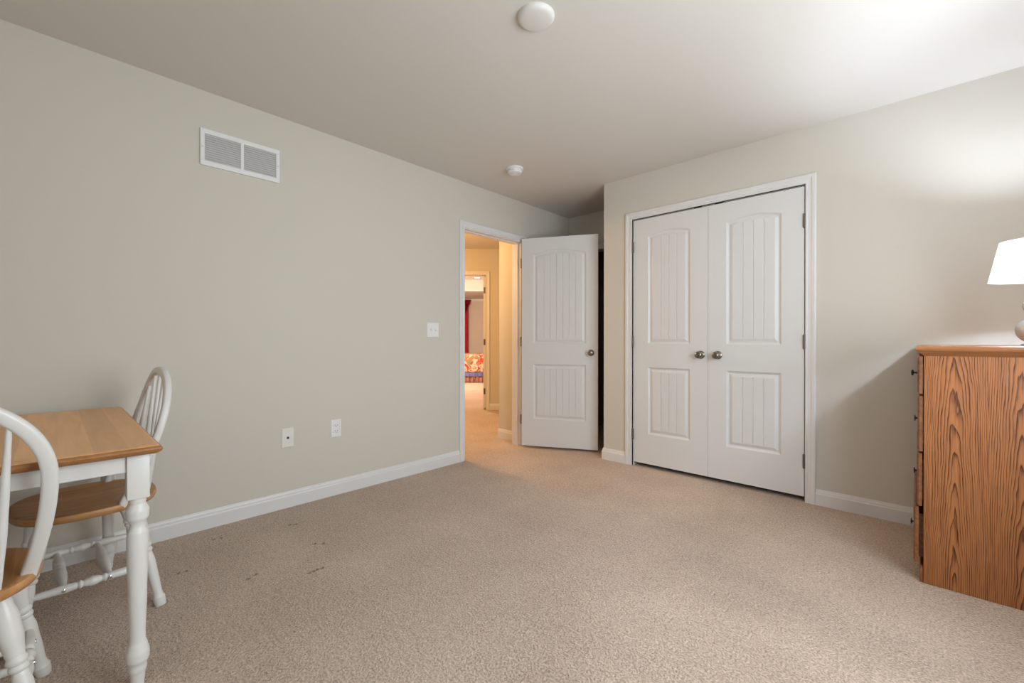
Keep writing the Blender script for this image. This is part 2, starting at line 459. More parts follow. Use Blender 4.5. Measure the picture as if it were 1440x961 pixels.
baseboard('baseboard_front', [((CX1 + .062, YC, 0), (XR, YC, 0), (0, -1, 0), 0, 0)])
baseboard('baseboard_right', [((XR, YK, 0), (XR, YC, 0), (-1, 0, 0), 0, 0)])
baseboard('baseboard_back', [((XL, YK, 0), (XR, YK, 0), (0, 1, 0), 0, 0)])
# jambs with door stops
def jamb(name, bm): return struct(name, fin(bm), M_trim)
bm = bmesh.new()
box(bm, XL - TH, XL + .000, D0 - .0, D0 + .012, 0, DT); box(bm, XL - TH, XL + .000, D1 - .012, D1, 0, DT); box(bm, XL - TH, XL, D0 + .012, D1 - .012, DT - .012, DT)
box(bm, XL - .075, XL - .040, D0 + .012, D0 + .022, 0, DT - .012); box(bm, XL - .075, XL - .040, D1 - .022, D1 - .012, 0, DT - .012); box(bm, XL - .075, XL - .040, D0 + .022, D1 - .022, DT - .022, DT - .012)
jamb('trim_4', bm)
bm = bmesh.new()
box(bm, CX0 - .012, CX0 + .0005, YC, YC + TH, 0, CT); box(bm, CX1 - .0005, CX1 + .012, YC, YC + TH, 0, CT); box(bm, CX0 - .012, CX1 + .012, YC, YC + TH, CT - .0005, CT + .012)
jamb('trim_5', bm)
casing('trim_6', (XL - TH, 0, 0), (0, 1, 0), (-1, 0, 0), D0 + .006, D1 - .006, DT - .006)

# ------------------------------------------------------------------ panelled doors
def door_leaf(W, z0, z1, T, panels):
    """leaf in local xz, x 0..W; front face at y=0 (towards -y), back at y=T.
    panels: (x0, x1, zb, zt, arch rise, number of planks)"""
    bm = bmesh.new()
    NA = 20
    def outline(p, o):
        x0, x1, zb, zt, rise, _ = p
        xs = [x0 + o + (x1 - x0 - 2 * o) * i / NA for i in range(NA + 1)]
        def top(x):
            t = (x - (x0 + x1) / 2) / ((x1 - x0) / 2)
            return zt - o + rise * (1 - t * t)
        return xs, top, zb + o
    for side in (0, 1):
        sg = -1 if side == 0 else 1
        y0 = 0 if side == 0 else T
        V = lambda x, z, dep: bm.verts.new((x, y0 - sg * dep, z))      # dep: depth into the leaf
        def quad(*c): bm.faces.new([V(*q) for q in c])
        ps = sorted(panels, key=lambda p: p[2])
        xa, xb = ps[0][0], ps[0][1]
        quad((0, z0, 0), (xa, z0, 0), (xa, z1, 0), (0, z1, 0)); quad((xb, z0, 0), (W, z0, 0), (W, z1, 0), (xb, z1, 0))
        prev = None
        for p in ps:
            xs, top, zb = outline(p, 0)
            if prev is None: quad((xa, z0, 0), (xb, z0, 0), (xb, zb, 0), (xa, zb, 0))
            else:
                pxs, ptop = prev
                for i in range(NA): quad((pxs[i], ptop(pxs[i]), 0), (pxs[i + 1], ptop(pxs[i + 1]), 0), (pxs[i + 1], zb, 0), (pxs[i], zb, 0))
            prev = (xs, top)
            # moulded groove around the raised field
            rings = []
            for o, dep in ((0, 0), (0.003, 0.0022), (0.012, 0.0110), (0.018, 0.0125), (0.022, 0.0115), (0.038, 0.0045), (0.042, 0.0035)):
                rx, rt, rb = outline(p, o)
                ring = [(x, rb) for x in rx] + [(x, rt(x)) for x in reversed(rx)]
                rings.append([V(x, z, dep) for x, z in ring])
            for A, B in zip(rings, rings[1:]):
                n = len(A)
                for i in range(n):
                    j = (i + 1) % n
                    bm.faces.new((A[i], A[j], B[j], B[i]))
            # plank field with V grooves
            fx, ft, fb = outline(p, 0.042)
            a, c = fx[0], fx[-1]; npl = p[5]; gw = 0.0042
            cols = [(x, 0) for x in fx]
            for k in range(1, npl):
                g = a + (c - a) * k / npl
                cols = [q for q in cols if abs(q[0] - g) > gw * 1.2] + [(g - gw, 0), (g, 1), (g + gw, 0)]
            cols.sort()
            FD = 0.0035
            grid = []
            for x, g in cols:
                zt = ft(x)
                grid.append([V(x, fb, FD), V(x, fb + .006, FD + g * .0055), V(x, zt - .006, FD + g * .0055), V(x, zt, FD)])
            for A, B in zip(grid, grid[1:]):
                for i in range(3): bm.faces.new((A[i], B[i], B[i + 1], A[i + 1]))
        pxs, ptop = prev
        for i in range(NA): quad((pxs[i], ptop(pxs[i]), 0), (pxs[i + 1], ptop(pxs[i + 1]), 0), (pxs[i + 1], z1, 0), (pxs[i], z1, 0))
    # leaf edges
    E = lambda *c: bm.faces.new([bm.verts.new(q) for q in c])
    E((0, 0, z0), (0, T, z0), (0, T, z1), (0, 0, z1)); E((W, 0, z0), (W, T, z0), (W, T, z1), (W, 0, z1))
    E((0, 0, z0), (W, 0, z0), (W, T, z0), (0, T, z0)); E((0, 0, z1), (W, 0, z1), (W, T, z1), (0, T, z1))
    bmesh.ops.remove_doubles(bm, verts=bm.verts, dist=0.00002)
    return fin(bm)
KNOB = [(0.031, 0.0), (0.031, 0.003), (0.028, 0.006), (0.016, 0.008), (0.0105, 0.012), (0.010, 0.024), (0.016, 0.029), (0.024, 0.036), (0.0275, 0.045), (0.0265, 0.053), (0.021, 0.059), (0.011, 0.062), (0.0, 0.0625)]
def knob(parent, x, z, y, d):
    return obj('door_knob', fin(lathe(bmesh.new(), KNOB, (x, y, z), (0, d, 0), 28)), M_nickel, parent, True, 50)
def hinge(parent, x, y, z, leafside=1, h=0.089):
    bm = bmesh.new()
    lathe(bm, [(0.0, -.004), (0.0035, -.003), (0.0075, 0), (0.0075, h), (0.0035, h + .003), (0, h + .004)], (x, y, z - h / 2), (0, 0, 1), 14)
    for k in (1, 2, 3, 4):
        lathe(bm, [(0.0079, 0), (0.0079, 0.0012)], (x, y, z - h / 2 + k * h / 5), (0, 0, 1), 14)
    return obj('hinge', fin(bm), M_hinge, parent, True, 40)
def dtag(o, label):
    o['kind'] = 'structure'; o['label'] = label; o['category'] = 'door'
# closet leaves (front face flush with the wall)
WL = 0.603
def closet_leaf(name, x0, mirror, label):
    px0, px1 = (0.127, 0.471) if not mirror else (0.126, 0.474)
    bm = door_leaf(WL, 0.034, 2.060, 0.035, [(px0, px1, 0.280, 0.834, 0.0, 4), (px0, px1, 1.024, 1.912, 0.030, 4)])
    o = struct(name, bm, M_door); o.location = (x0, YC + .002, 0)
    dtag(o, label)
    kx = WL - 0.052 if not mirror else 0.069
    knob(o, kx, 0.945, 0.0, -1)
    hx = -0.002 if not mirror else WL + 0.002
    for z in (1.835, 1.045, 0.265): hinge(o, hx, -.008, z)
    c = WL - .075 if not mirror else .075
    bmc = boxbm(c - .027, c + .027, -.0025, .030, 2.060, 2.0665, .001, 1)
    obj('ball_catch', bmc, M_black, o)
    return o
closet_leaf('door_1', CX0 + .003, False, 'left leaf of the white panelled double closet doors, knob on its right')
closet_leaf('door_2', CX1 - .003 - WL, True, 'right leaf of the white panelled double closet doors, knob on its left')
# bedroom door, swung wide open into the alcove
A = Vector((-2.846, 3.168, 0)); B = Vector((-2.187, 3.505, 0))
WD = (B - A).length
bm = door_leaf(WD, 0.022, 2.054, 0.035, [(0.117, WD - 0.110, 0.285, 0.822, 0.0, 7), (0.117, WD - 0.110, 1.020, 1.892, 0.042, 7)])
o = struct('door_3', bm, M_door); o.location = A
o.rotation_euler = (0, 0, math.atan2(B.y - A.y, B.x - A.x))
dtag(o, 'white panelled bedroom door standing wide open beside the lit doorway')
knob(o, WD - .064, 0.937, 0.0, -1); knob(o, WD - .064, 0.937, .035, 1)
obj('latch_plate', boxbm(WD - .001, WD + .0015, .006, .029, .905, .970, .0005, 1), M_nickel, o)
for z in (1.815, 1.043, 0.276):
    h = hinge(o, -.009, .012, z)
    obj('hinge_leaf', boxbm(-.0018, .0004, .0, .033, z - .0445, z + .0445), M_hinge, o)

# ------------------------------------------------------------------ things fixed to the left wall and ceiling
def vent():
    t = thing('air_vent', 'white two-bank return air vent high on the left wall', 'vent', (XL, 0.763, 2.126))
    w, h = 0.203, 0.101
    bm = bmesh.new()
    # face frame with two openings, edge turned back to the wall
    U = [-w, -.183, -.008, .008, .183, w]; Z = [-h, -.075, .075, h]
    holes = [(U[1], U[2], Z[1], Z[2]), (U[3], U[4], Z[1], Z[2])]
    wallbm((.012, 0, 0), (0, 1, 0), (-1, 0, 0), .004, (-w, w), (-h, h), holes, bm)
    box(bm, 0, .0085, -w, -w + .003, -h, h); box(bm, 0, .0085, w - .003, w, -h, h); box(bm, 0, .0085, -w + .003, w - .003, -h, -h + .003); box(bm, 0, .0085, -w + .003, w - .003, h - .003, h)
    obj('frame', fin(bm), M_plast, t)
    for (a, b_) in ((-.183, -.008), (.008, .183)):
        bm = bmesh.new(); n = 12
        for k in range(n):
            z = -.075 + (k + .5) * .150 / n
            vs = [bm.verts.new(c) for c in ((.0105, a, z - .0058), (.0105, b_, z - .0058), (.0028, b_, z + .0075), (.0028, a, z + .0075), (.0114, a, z - .0052), (.0114, b_, z - .0052), (.0036, b_, z + .0081), (.0036, a, z + .0081))]
            for q in ((0, 1, 2, 3), (7, 6, 5, 4), (0, 4, 5, 1), (2, 6, 7, 3), (1, 5, 6, 2), (0, 3, 7, 4)): bm.faces.new([vs[i] for i in q])
        obj('louvers', fin(bm), M_louver, t)
    obj('duct_shade', boxbm(.0004, .0014, -.190, .190, -.082, .082), M_void, t)  # flat dark sheet, the shade behind the louvers put in as colour
    for y in (-.193, .193):
        obj('screw', fin(lathe(bmesh.new(), [(.0045, 0), (.0045, .001), (.003, .002), (0, .0022)], (.0119, y, 0), (1, 0, 0), 14)), M_louver, t, True, 40)
vent()
def plate_bm(w, h, d=.0055):
    bm = bmesh.new(); rings = []
    for off, x in ((0, 0), (0, .0025), (.0035, d)):
        rings.append([bm.verts.new((x, a * (w / 2 - off), b_ * (h / 2 - off))) for a, b_ in ((-1, -1), (1, -1), (1, 1), (-1, 1))])
    for P, Q in zip(rings, rings[1:]):
        for i in range(4):
            j = (i + 1) % 4; bm.faces.new((P[i], P[j], Q[j], Q[i]))
    bm.faces.new(rings[-1]); bm.faces.new(list(reversed(rings[0])))
    return fin(bm)
def screw(t, y, z, x=.0055, m=None):
    obj('screw', fin(lathe(bmesh.new(), [(.0032, 0), (.0028, .0008), (0, .001)], (x, y, z), (1, 0, 0), 12)), m or M_plast, t, True, 40)
t = thing('light_switch', 'white double toggle light switch plate beside the open doorway', 'light switch', (XL, 2.134, 1.139))
obj('plate', plate_bm(.116, .116), M_plast, t)
for k, y in enumerate((-.023, .023)):
    bm = bmesh.new(); box(bm, .005, .0062, y - .005, y + .005, -.012, .012)
    obj('toggle_slot', fin(bm), M_ivory, t)
    bm = bmesh.new(); s = 1 if k == 0 else -1
    vs = [bm.verts.new(c) for c in ((.006, y - .0042, -.010), (.006, y + .0042, -.010), (.006, y + .0042, .010), (.006, y - .0042, .010), (.017, y - .0035, s * .006 - .003), (.017, y + .0035, s * .006 - .003), (.017, y + .0035, s * .006 + .003), (.017, y - .0035, s * .006 + .003))]
    for q in ((0, 1, 2, 3), (4, 5, 6, 7), (0, 1, 5, 4), (1, 2, 6, 5), (2, 3, 7, 6), (3, 0, 4, 7)): bm.faces.new([vs[i] for i in q])
    obj('toggle', fin(bm), M_plast, t)
    screw(t, y, .030); screw(t, y, -.030)
t = thing('power_outlet', 'white duplex power outlet low on the left wall, right of the cable plate', 'power outlet', (XL, 1.326, 0.453))
obj('plate', plate_bm(.071, .117), M_plast, t)
for z in (.0195, -.0195):
    bm = bmesh.new(); box(bm, .005, .0075, -.0165, .0165, z - .0135, z + .0135, .004, 3)
    r = obj('receptacle', fin(bm), M_plast, t)
    bm = bmesh.new(); box(bm, .0072, .0078, -.008, -.0056, z - .003, z + .006); box(bm, .0072, .0078, .0056, .008, z - .002, z + .006)
    lathe(bm, [(.0028, 0), (.0028, .0006)], (.0072, 0, z - .0075), (1, 0, 0), 12)
    obj('slots', fin(bm), M_slot, r)
screw(t, 0, 0)
t = thing('cable_outlet', 'cream wall plate with one dark cable jack, nearest the table', 'wall plate', (XL, 1.016, 0.438))
obj('plate', plate_bm(.072, .120), M_ivory, t)
obj('cable_jack', fin(lathe(bmesh.new(), [(.0075, 0), (.0075, .003), (.0048, .003), (.0048, .011), (.002, .011), (.002, .006), (0, .006)], (.0055, 0, 0), (1, 0, 0), 12)), M_slot, t, True, 40)
screw(t, 0, .042); screw(t, 0, -.042)
t = thing('smoke_detector', 'small white two-tier smoke detector on the ceiling near the doorway', 'smoke detector', (-2.370, 2.556, H))
obj('base', fin(lathe(bmesh.new(), [(.0, 0), (.068, 0), (.068, -.010), (.064, -.014), (.058, -.014), (0, -.014)], seg=40)), M_plast, t, True, 35)
obj('cap', fin(lathe(bmesh.new(), [(.055, -.014), (.057, -.018), (.056, -.034), (.052, -.041), (.044, -.043), (.043, -.041), (.034, -.041), (.033, -.044), (.012, -.045), (.011, -.047), (0, -.047)], seg=40)), M_plast, t, True, 35)
bm = bmesh.new()
for k in range(18):
    a = 2 * PI * k / 18
    c = Vector((math.cos(a), math.sin(a), 0)); e = Vector((-math.sin(a), math.cos(a), 0))
    vs = [bm.verts.new(c * r_ + e * s_ + Vector((0, 0, z_))) for z_ in (-.022, -.030) for r_, s_ in ((.0552, -.004), (.0575, -.004), (.0575, .004), (.0552, .004))]
    for q in ((0, 1, 2, 3), (4, 5, 6, 7), (0, 1, 5, 4), (1, 2, 6, 5), (2, 3, 7, 6), (3, 0, 4, 7)): bm.faces.new([vs[i] for i in q])
obj('vent_slots', fin(bm), M_louver, t)
o = obj('ceiling_cover', fin(lathe(bmesh.new(), [(0, 0), (.079, 0), (.079, -.006), (.076, -.013), (.068, -.019), (.058, -.0215), (0, -.022)], seg=56)), mat('cover_paint', (0.72, 0.70, 0.66), 0.5, var=(20, .01)), None, True, 60)
o.location = (-1.194, 1.419, H)
tag(o, 'plain round white cover plate on the ceiling, nearest the camera', 'ceiling cover')

# ------------------------------------------------------------------ oak chest of drawers
DX0, DX1, DY0, DY1, DZ = 0.020, 0.560, 2.587, 3.318, 0.990
dr = thing('chest_of_drawers', 'oak chest of four drawers with dark knobs standing against the wall at right', 'dresser', ((DX0 + DX1) / 2, (DY0 + DY1) / 2, 0))
ox, oy = (DX0 + DX1) / 2, (DY0 + DY1) / 2
def dpart(name, bm, m, **k):
    o = obj(name, bm, m, None, **k)
    for vtx in o.data.vertices: vtx.co -= Vector((ox, oy, 0))
    o.parent = dr
    return o
bm = boxbm(DX0 - .001, DX1, DY0, DY0 + .018, 0.0, DZ, .0015, 1)
side = obj('side_panel', bm, M_oak); side.parent = dr; side.location = (-ox, -oy, 0)
bm = boxbm(DX0 - .001, DX1, DY1 - .018, DY1, 0.0, DZ, .0015, 1)
side2 = obj('side_panel', bm, M_oak); side2.parent = dr; side2.location = (-ox, -oy, 0)
dpart('back_panel', boxbm(DX1 - .008, DX1 - .001, DY0 + .018, DY1 - .018, .03, DZ), M_drawer)
bm = bmesh.new()
for z0_, z1_ in ((0.955, 0.990), (0.808, 0.822), (0.556, 0.570), (0.316, 0.330), (0.050, 0.080)): box(bm, DX0 + .002, DX0 + .04, DY0 + .018, DY1 - .018, z0_, z1_)
dpart('front_rails', fin(bm), M_drawer)
dpart('plinth', boxbm(0.007, 0.0185, DY0 + .004, DY1 - .004, 0.0, 0.072, .002, 1), M_drawer)
def topprof(): return [(-.002, .985), (.003, .988), (.009, .994), (.016, 1.000), (.018, 1.003), (.021, 1.004), (.027, 1.010), (.029, 1.016), (.027, 1.021), (.021, 1.027), (.014, 1.030), (0.0, 1.0305)]
bm = stack_rect(DX0 + .0, DX1 - .029, DY0 + .0, DY1 - .002, topprof())
for f in bm.faces:
    if f.normal.z < .9: f.material_index = 1
dpart('top', bm, [M_drestop, M_drestop2])
KN = [(.0045, 0), (.0040, .010), (.0065, .012), (.0135, .014), (.0145, .018), (.012, .021), (0, .0225)]
for i, (z0_, z1_, xf) in enumerate(((.820, .985, -.0015), (.570, .811, -.0010), (.332, .560, -.0030), (.082, .326, -.0130))):
    bm = bmesh.new()
    th = .017; ins = .010
    rings = []
    for x, off in ((xf + th, 0), (xf + .006, 0), (xf, ins)):
        rings.append([bm.verts.new((x, y, z)) for y, z in ((DY0 + .004 + off, z0_ + off), (DY1 - .004 - off, z0_ + off), (DY1 - .004 - off, z1_ - off), (DY0 + .004 + off, z1_ - off))])
    for P, Q in zip(rings, rings[1:]):
        for k in range(4):
            j = (k + 1) % 4; bm.faces.new((P[k], P[j], Q[j], Q[k]))
    bm.faces.new(rings[0]); bm.faces.new(rings[-1])
    # drawer box behind the front
    box(bm, xf + th, DX0 + .42, DY0 + .030, DY1 - .030, z0_ + .020, z1_ - .035)
    d = dpart('drawer', fin(bm), M_drawer)
    y = DY0 + .18
    kl = 1.0 if i == 0 else 0.5
    obj('drawer_knob', fin(lathe(bmesh.new(), [(a_, b_ * kl) for a_, b_ in KN], (xf - ox, y - oy, (z0_ + z1_) / 2), (-1, 0, 0), 18)), M_black, d, True, 50)

# ------------------------------------------------------------------ table lamp on the chest
def shade_mat():
    m = bpy.data.materials.new('white_shade_fabric'); m.use_nodes = True
    nt = m.node_tree; nt.nodes.remove(nt.nodes['Principled BSDF'])
    d = nt.nodes.new('ShaderNodeBsdfDiffuse'); d.inputs[0].default_value = (.86, .85, .83, 1)
    t = nt.nodes.new('ShaderNodeBsdfTranslucent'); t.inputs[0].default_value = (.96, .95, .93, 1)
    w = nt.nodes.new('ShaderNodeTexWave'); w.inputs['Scale'].default_value = 180; w.inputs['Distortion'].default_value = 0.5
    tc = nt.nodes.new('ShaderNodeTexCoord'); nt.links.new(tc.outputs['Object'], w.inputs['Vector'])
    mr = nt.nodes.new('ShaderNodeMapRange'); mr.inputs[3].default_value = 0.80; mr.inputs[4].default_value = 0.86
    nt.links.new(w.outputs['Fac'], mr.inputs[0])
    mx = nt.nodes.new('ShaderNodeMixShader'); nt.links.new(mr.outputs[0], mx.inputs[0])
    nt.links.new(d.outputs[0], mx.inputs[1]); nt.links.new(t.outputs[0], mx.inputs[2])
    nt.links.new(mx.outputs[0], nt.nodes['Material Output'].inputs['Surface'])
    return m
def emit(name, color, s):
    m = bpy.data.materials.new(name); m.use_nodes = True
    b = m.node_tree.nodes['Principled BSDF']; b.inputs['Base Color'].default_value = (*color, 1)
    b.inputs['Emission Color'].default_value = (*color, 1); b.inputs['Emission Strength'].default_value = s
    return m
LX, LY = 0.362, 2.85
lamp = thing('table_lamp', 'lit table lamp with white shade and stacked pearly balls on the oak chest', 'lamp', (LX, LY, 1.0305))
M_pearl = mat('pearl_glaze', (0.50, 0.49, 0.475), 0.25, metal=0.2, spec=0.6, var=(25, .05))
def ball(r, c, n=14, a0=-.48, a1=.48):
    return [(r * math.cos(PI * (a0 + (a1 - a0) * i / n)), c + r * math.sin(PI * (a0 + (a1 - a0) * i / n))) for i in range(n + 1)]
bprof = [(0, 0), (.040, 0), (.040, .006), (.030, .010)] + ball(.057, .067, 20, -.40, .45) + ball(.037, .171, 16, -.40, .44) + [(.010, .212), (.009, .225)]
obj('base', fin(lathe(bmesh.new(), bprof, seg=40)), M_pearl, lamp, True, 40)
obj('socket', fin(lathe(bmesh.new(), [(.0, .225), (.012, .225), (.017, .232), (.017, .272), (.013, .276), (0, .276)], seg=24)), M_nickel, lamp, True, 40)
bm = bmesh.new()
ZB, ZT = .2795, .449
R0, R1 = .136, .103
segs = 64
rings = []
for r, z in ((R0, ZB), (R1, ZT), (R1 - .002, ZT), (R0 - .002, ZB)):
    rings.append([bm.verts.new((r * math.cos(2 * PI * i / segs), r * math.sin(2 * PI * i / segs), z)) for i in range(segs)])
for q in range(4):
    P, Q = rings[q], rings[(q + 1) % 4]
    for i in range(segs):
        j = (i + 1) % segs; bm.faces.new((P[i], P[j], Q[j], Q[i]))
obj('lamp_shade', fin(bm), shade_mat(), lamp, True, 50)
bm = bmesh.new()
for rr_, zz_ in ((R0, ZB), (R1, ZT)):
    bm = bmesh.new()
    ring = [Vector((rr_ * math.cos(2 * PI * i / 64), rr_ * math.sin(2 * PI * i / 64), zz_)) for i in range(65)]
    obj('shade_rim', sweep(bm, ring, lambda i: (.0012, .0016), (0, 0, 1), 8), M_louver, lamp, True, 60)
bm = bmesh.new()
for k in range(3):
    a = 2 * PI * k / 3 + .4
    sweep(bm, [(0.012 * math.cos(a), .012 * math.sin(a), ZT - .012), (R1 * .985 * math.cos(a), R1 * .985 * math.sin(a), ZT - .004)], lambda i: (.0015, .0015), (0, 0, 1), 6)
lathe(bm, [(.014, ZT - .014), (.014, ZT - .010)], seg=16)
obj('shade_ring', fin(bm), M_nickel, lamp)
bm = bmesh.new()
pts = [Vector((.045 * math.sin(PI * t) ** .7, 0, .27 + .168 * (1 - math.cos(PI * t)) / 2)) for t in [i / 16 for i in range(17)]]
sweep(bm, pts, lambda i: (.0014, .0014), (0, 1, 0), 6)
sweep(bm, [Vector((-p.x, 0, p.z)) for p in pts], lambda i: (.0014, .0014), (0, 1, 0), 6)
obj('harp', fin(bm), M_nickel, lamp)
bulb = obj('bulb', fin(lathe(bmesh.new(), [(0, .2765), (.0125, .2765), (.013, .290), (.019, .312), (.0250, .328), (.0272, .3380)], seg=24)), M_plast, lamp, True, 40)
obj('bulb_dome', fin(lathe(bmesh.new(), [(.0270, .3382)] + ball(.029, .348, 16, -.11, .49) + [(0, .3772)], seg=24)), emit('bulb_glow', (0.73, 0.83, 1.0), LAMP_BULB), bulb, True, 60)

# ------------------------------------------------------------------ dining table
TX0, TX1, TY0, TY1, TZ = -2.785, -1.662, -0.670, 0.230, 0.735
tx, ty = (TX0 + TX1) / 2, (TY0 + TY1) / 2
table = thing('dining_table', 'dining table with oak top and white turned legs by the left wall', 'table', (tx, ty, 0))
hx, hy = (TX1 - TX0) / 2, (TY1 - TY0) / 2
bm = stack_rect(-hx + .02, hx - .02, -hy + .02, hy - .02, [(0.002, TZ - .026), (.008, TZ - .024), (.016, TZ - .018), (.020, TZ - .011), (.019, TZ - .007), (.013, TZ - .002), (.006, TZ)])
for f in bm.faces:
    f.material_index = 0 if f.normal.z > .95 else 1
obj('tabletop', bm, [M_tabletop, M_tableedge], table)
lx, ly = hx - .063, hy - .053
for sx in (-1, 1):
    for sy in (-1, 1):
        bm = bmesh.new(); x, y = sx * lx, sy * ly; q = .0265
        box(bm, x - q, x + q, y - q, y + q, .575, TZ - .026, .003, 2)
        keys = [(.000, .0155), (.045, .0185), (.050, .0215), (.058, .0225), (.064, .0215), (.070, .0225), (.085, .0285), (.105, .0290), (.125, .0245), (.140, .0205), (.155, .0195), (.28, .0225),
                (.40, .0255), (.445, .0262), (.470, .0250), (.484, .0195), (.490, .0185), (.498, .0200), (.515, .0275), (.535, .0285), (.552, .0225), (.557, .0190), (.562, .0215), (.567, .0215), (.570, .0190), (.577, .0225)]
        lathe(bm, smooth_prof(keys, 130), (x, y, 0), (0, 0, 1), 28)
        obj('leg', fin(bm), M_white, table, True, 38)
az0, az1 = .658, TZ - .026
for s in (-1, 1):
    y = s * (ly + .006)
    obj('apron', boxbm(-lx + .0265, lx - .0265, y - .010, y + .010, az0, az1, .0015, 1), M_white, table)
    x = s * (lx + .006)
    obj('apron', boxbm(x - .010, x + .010, -ly + .0265, ly - .0265, az0, az1, .0015, 1), M_white, table)

# ------------------------------------------------------------------ bow-back windsor chairs (front towards local +y)
SH = 0.430
def seat_pt(a, k=1.0):
    c, s = math.cos(a), math.sin(a); e = 2 / 2.45
    return Vector((.225 * k * math.copysign(abs(c) ** e, c), .210 * k * math.copysign(abs(s) ** e, s), 0))
def bow_y(z):
    t = max(0, (z - SH) / .51); t = min(t, 1.0)
    return -.080 - .150 * (1 - (1 - t) ** 1.6)
def bow_pts():
    pts = []
    zs = SH + .265
    for i in range(12):
        t = i / 12
        pts.append((.198 + (.239 - .198) * math.sin(t * PI / 2), SH - .012 + (zs - SH + .012) * t))
    for i in range(25):
        a = PI / 2 * i / 24
        pts.append((.239 * math.cos(a) ** .92 if i < 24 else 0.0, zs + .224 * math.sin(a) ** .95))
    left = [(-x, z) for x, z in reversed(pts[:-1])]
    return [Vector((x, bow_y(z), z)) for x, z in pts + left]
def bow_z_at(x):
    best = min((p for p in bow_pts() if p.z > SH + .2), key=lambda p: abs(p.x - x))
    return best
LEGK = [(0, .0170), (.03, .0190), (.055, .0200), (.062, .0180), (.068, .0200), (.078, .0205), (.095, .0165), (.12, .0150), (.30, .0175), (.43, .0190), (.50, .0165), (.515, .0145), (.530, .0195), (.548, .0195), (.556, .0160), (.575, .0205), (.595, .0205), (.605, .0170), (.63, .0190), (.74, .0240), (.84, .0245), (.93, .0195), (1.0, .0150)]
SIDK = [(0, .0085), (.12, .0125), (.28, .0150), (.36, .0130), (.375, .0100), (.40, .0150), (.425, .0100), (.45, .0140), (.50, .0175), (.55, .0140), (.575, .0100), (.60, .0150), (.625, .0100), (.64, .0130), (.72, .0150), (.88, .0125), (1, .0085)]
CROK = [(0, .0080), (.10, .0110), (.30, .0165), (.40, .0180), (.47, .0150), (.485, .0172), (.515, .0172), (.53, .0150), (.60, .0180), (.70, .0165), (.90, .0110), (1, .0080)]
def windsor(label):
    t = thing('windsor_chair', label, 'chair', group='white bow-back chairs at the table')
    bm = bmesh.new(); n = 72; rings = []
    for k, z in ((.93, SH - .030), (.975, SH - .027), (.995, SH - .018), (1.0, SH - .010), (.985, SH - .002), (.95, SH), (.86, SH - .002), (.70, SH - .008), (.45, SH - .011)):
        ring = []
        for i in range(n):
            p = seat_pt(2 * PI * i / n, k)
            ring.append(bm.verts.new((p.x, p.y, z)))
        rings.append(ring)
    for P, Q in zip(rings, rings[1:]):
        for i in range(n):
            j = (i + 1) % n; bm.faces.new((P[i], P[j], Q[j], Q[i]))
    bm.faces.new(list(reversed(rings[0])))
    c = bm.verts.new((0, 0, SH - .011))
    for i in range(n): bm.faces.new((rings[-1][i], rings[-1][(i + 1) % n], c))
    obj('seat', fin(bm), M_seat, t, True, 50)
    P = bow_pts()
    obj('bow_back', sweep(bmesh.new(), P, lambda i: (.0165, .0132), (0, 1, .25), 16, sq=3.2), M_white, t, True, 40)
    for x in (-.150, -.075, 0, .075, .150):
        topp = bow_z_at(x * 1.15)
        b0 = Vector((x, -.150 - .035 * (1 - (x / .15) ** 2), SH - .006))
        topp = Vector((x * 1.15, topp.y, topp.z - .006))
        obj('spindle', turned(b0, topp, smooth_prof([(0, .0060), (.10, .0075), (.35, .0098), (.55, .0092), (.9, .0062), (1, .0055)], 24), 14), M_white, t, True, 50)
    legs = {}
    for sx in (-1, 1):
        for sy, ytop, yfoot in ((-1, -.120, -.192), (1, .125, .190)):
            foot = Vector((sx * .225, yfoot, 0)); top = Vector((sx * .150, ytop, SH - .022))
            obj('leg', turned(foot, top, smooth_prof(LEGK, 120), 22), M_white, t, True, 45)
            legs[(sx, sy)] = (foot, top)
    zs = .165
    def on(k, z): f, tp = legs[k]; return f + (tp - f) * (z / tp.z)
    for sx in (-1, 1):
        a, b_ = on((sx, -1), zs), on((sx, 1), zs)
        s = obj('side_stretcher', turned(a, b_, smooth_prof(SIDK, 90), 18), M_white, t, True, 45)
        for f in (.36, .73):
            p = a + (b_ - a) * f
            obj('screw', fin(lathe(bmesh.new(), [(.0065, 0), (.0060, .002), (.0035, .0032), (.003, .0015), (0, .0015)], p + Vector((sx * .0135, 0, 0)), (sx, 0, 0), 14)), M_chrome, s, True, 40)
    for f in (.36, .73):
        a = on((-1, -1), zs) + (on((-1, 1), zs) - on((-1, -1), zs)) * f
        b_ = on((1, -1), zs) + (on((1, 1), zs) - on((1, -1), zs)) * f
        obj('cross_stretcher', turned(a, b_, smooth_prof(CROK, 70), 18), M_white, t, True, 45)
    return t
def copy_tree(o, parent=None):
    c = o.copy(); COL.objects.link(c)
    if parent is not None: c.parent = parent; c.matrix_parent_inverse = o.matrix_parent_inverse.copy()
    for ch in list(o.children): copy_tree(ch, c)
    return c
ch1 = windsor('white bow-back chair with oak seat tucked under the table end near the wall')
ch2 = copy_tree(ch1)
ch1.location = (-2.408, 0.095, 0); ch1.rotation_euler = (0, 0, PI + math.radians(2.2))
ch2['label'] = 'white bow-back chair with oak seat cut off by the left frame edge, nearest the camera'
ch2.location = (-1.815, -0.243, 0); ch2.rotation_euler = (0, 0, PI / 2)

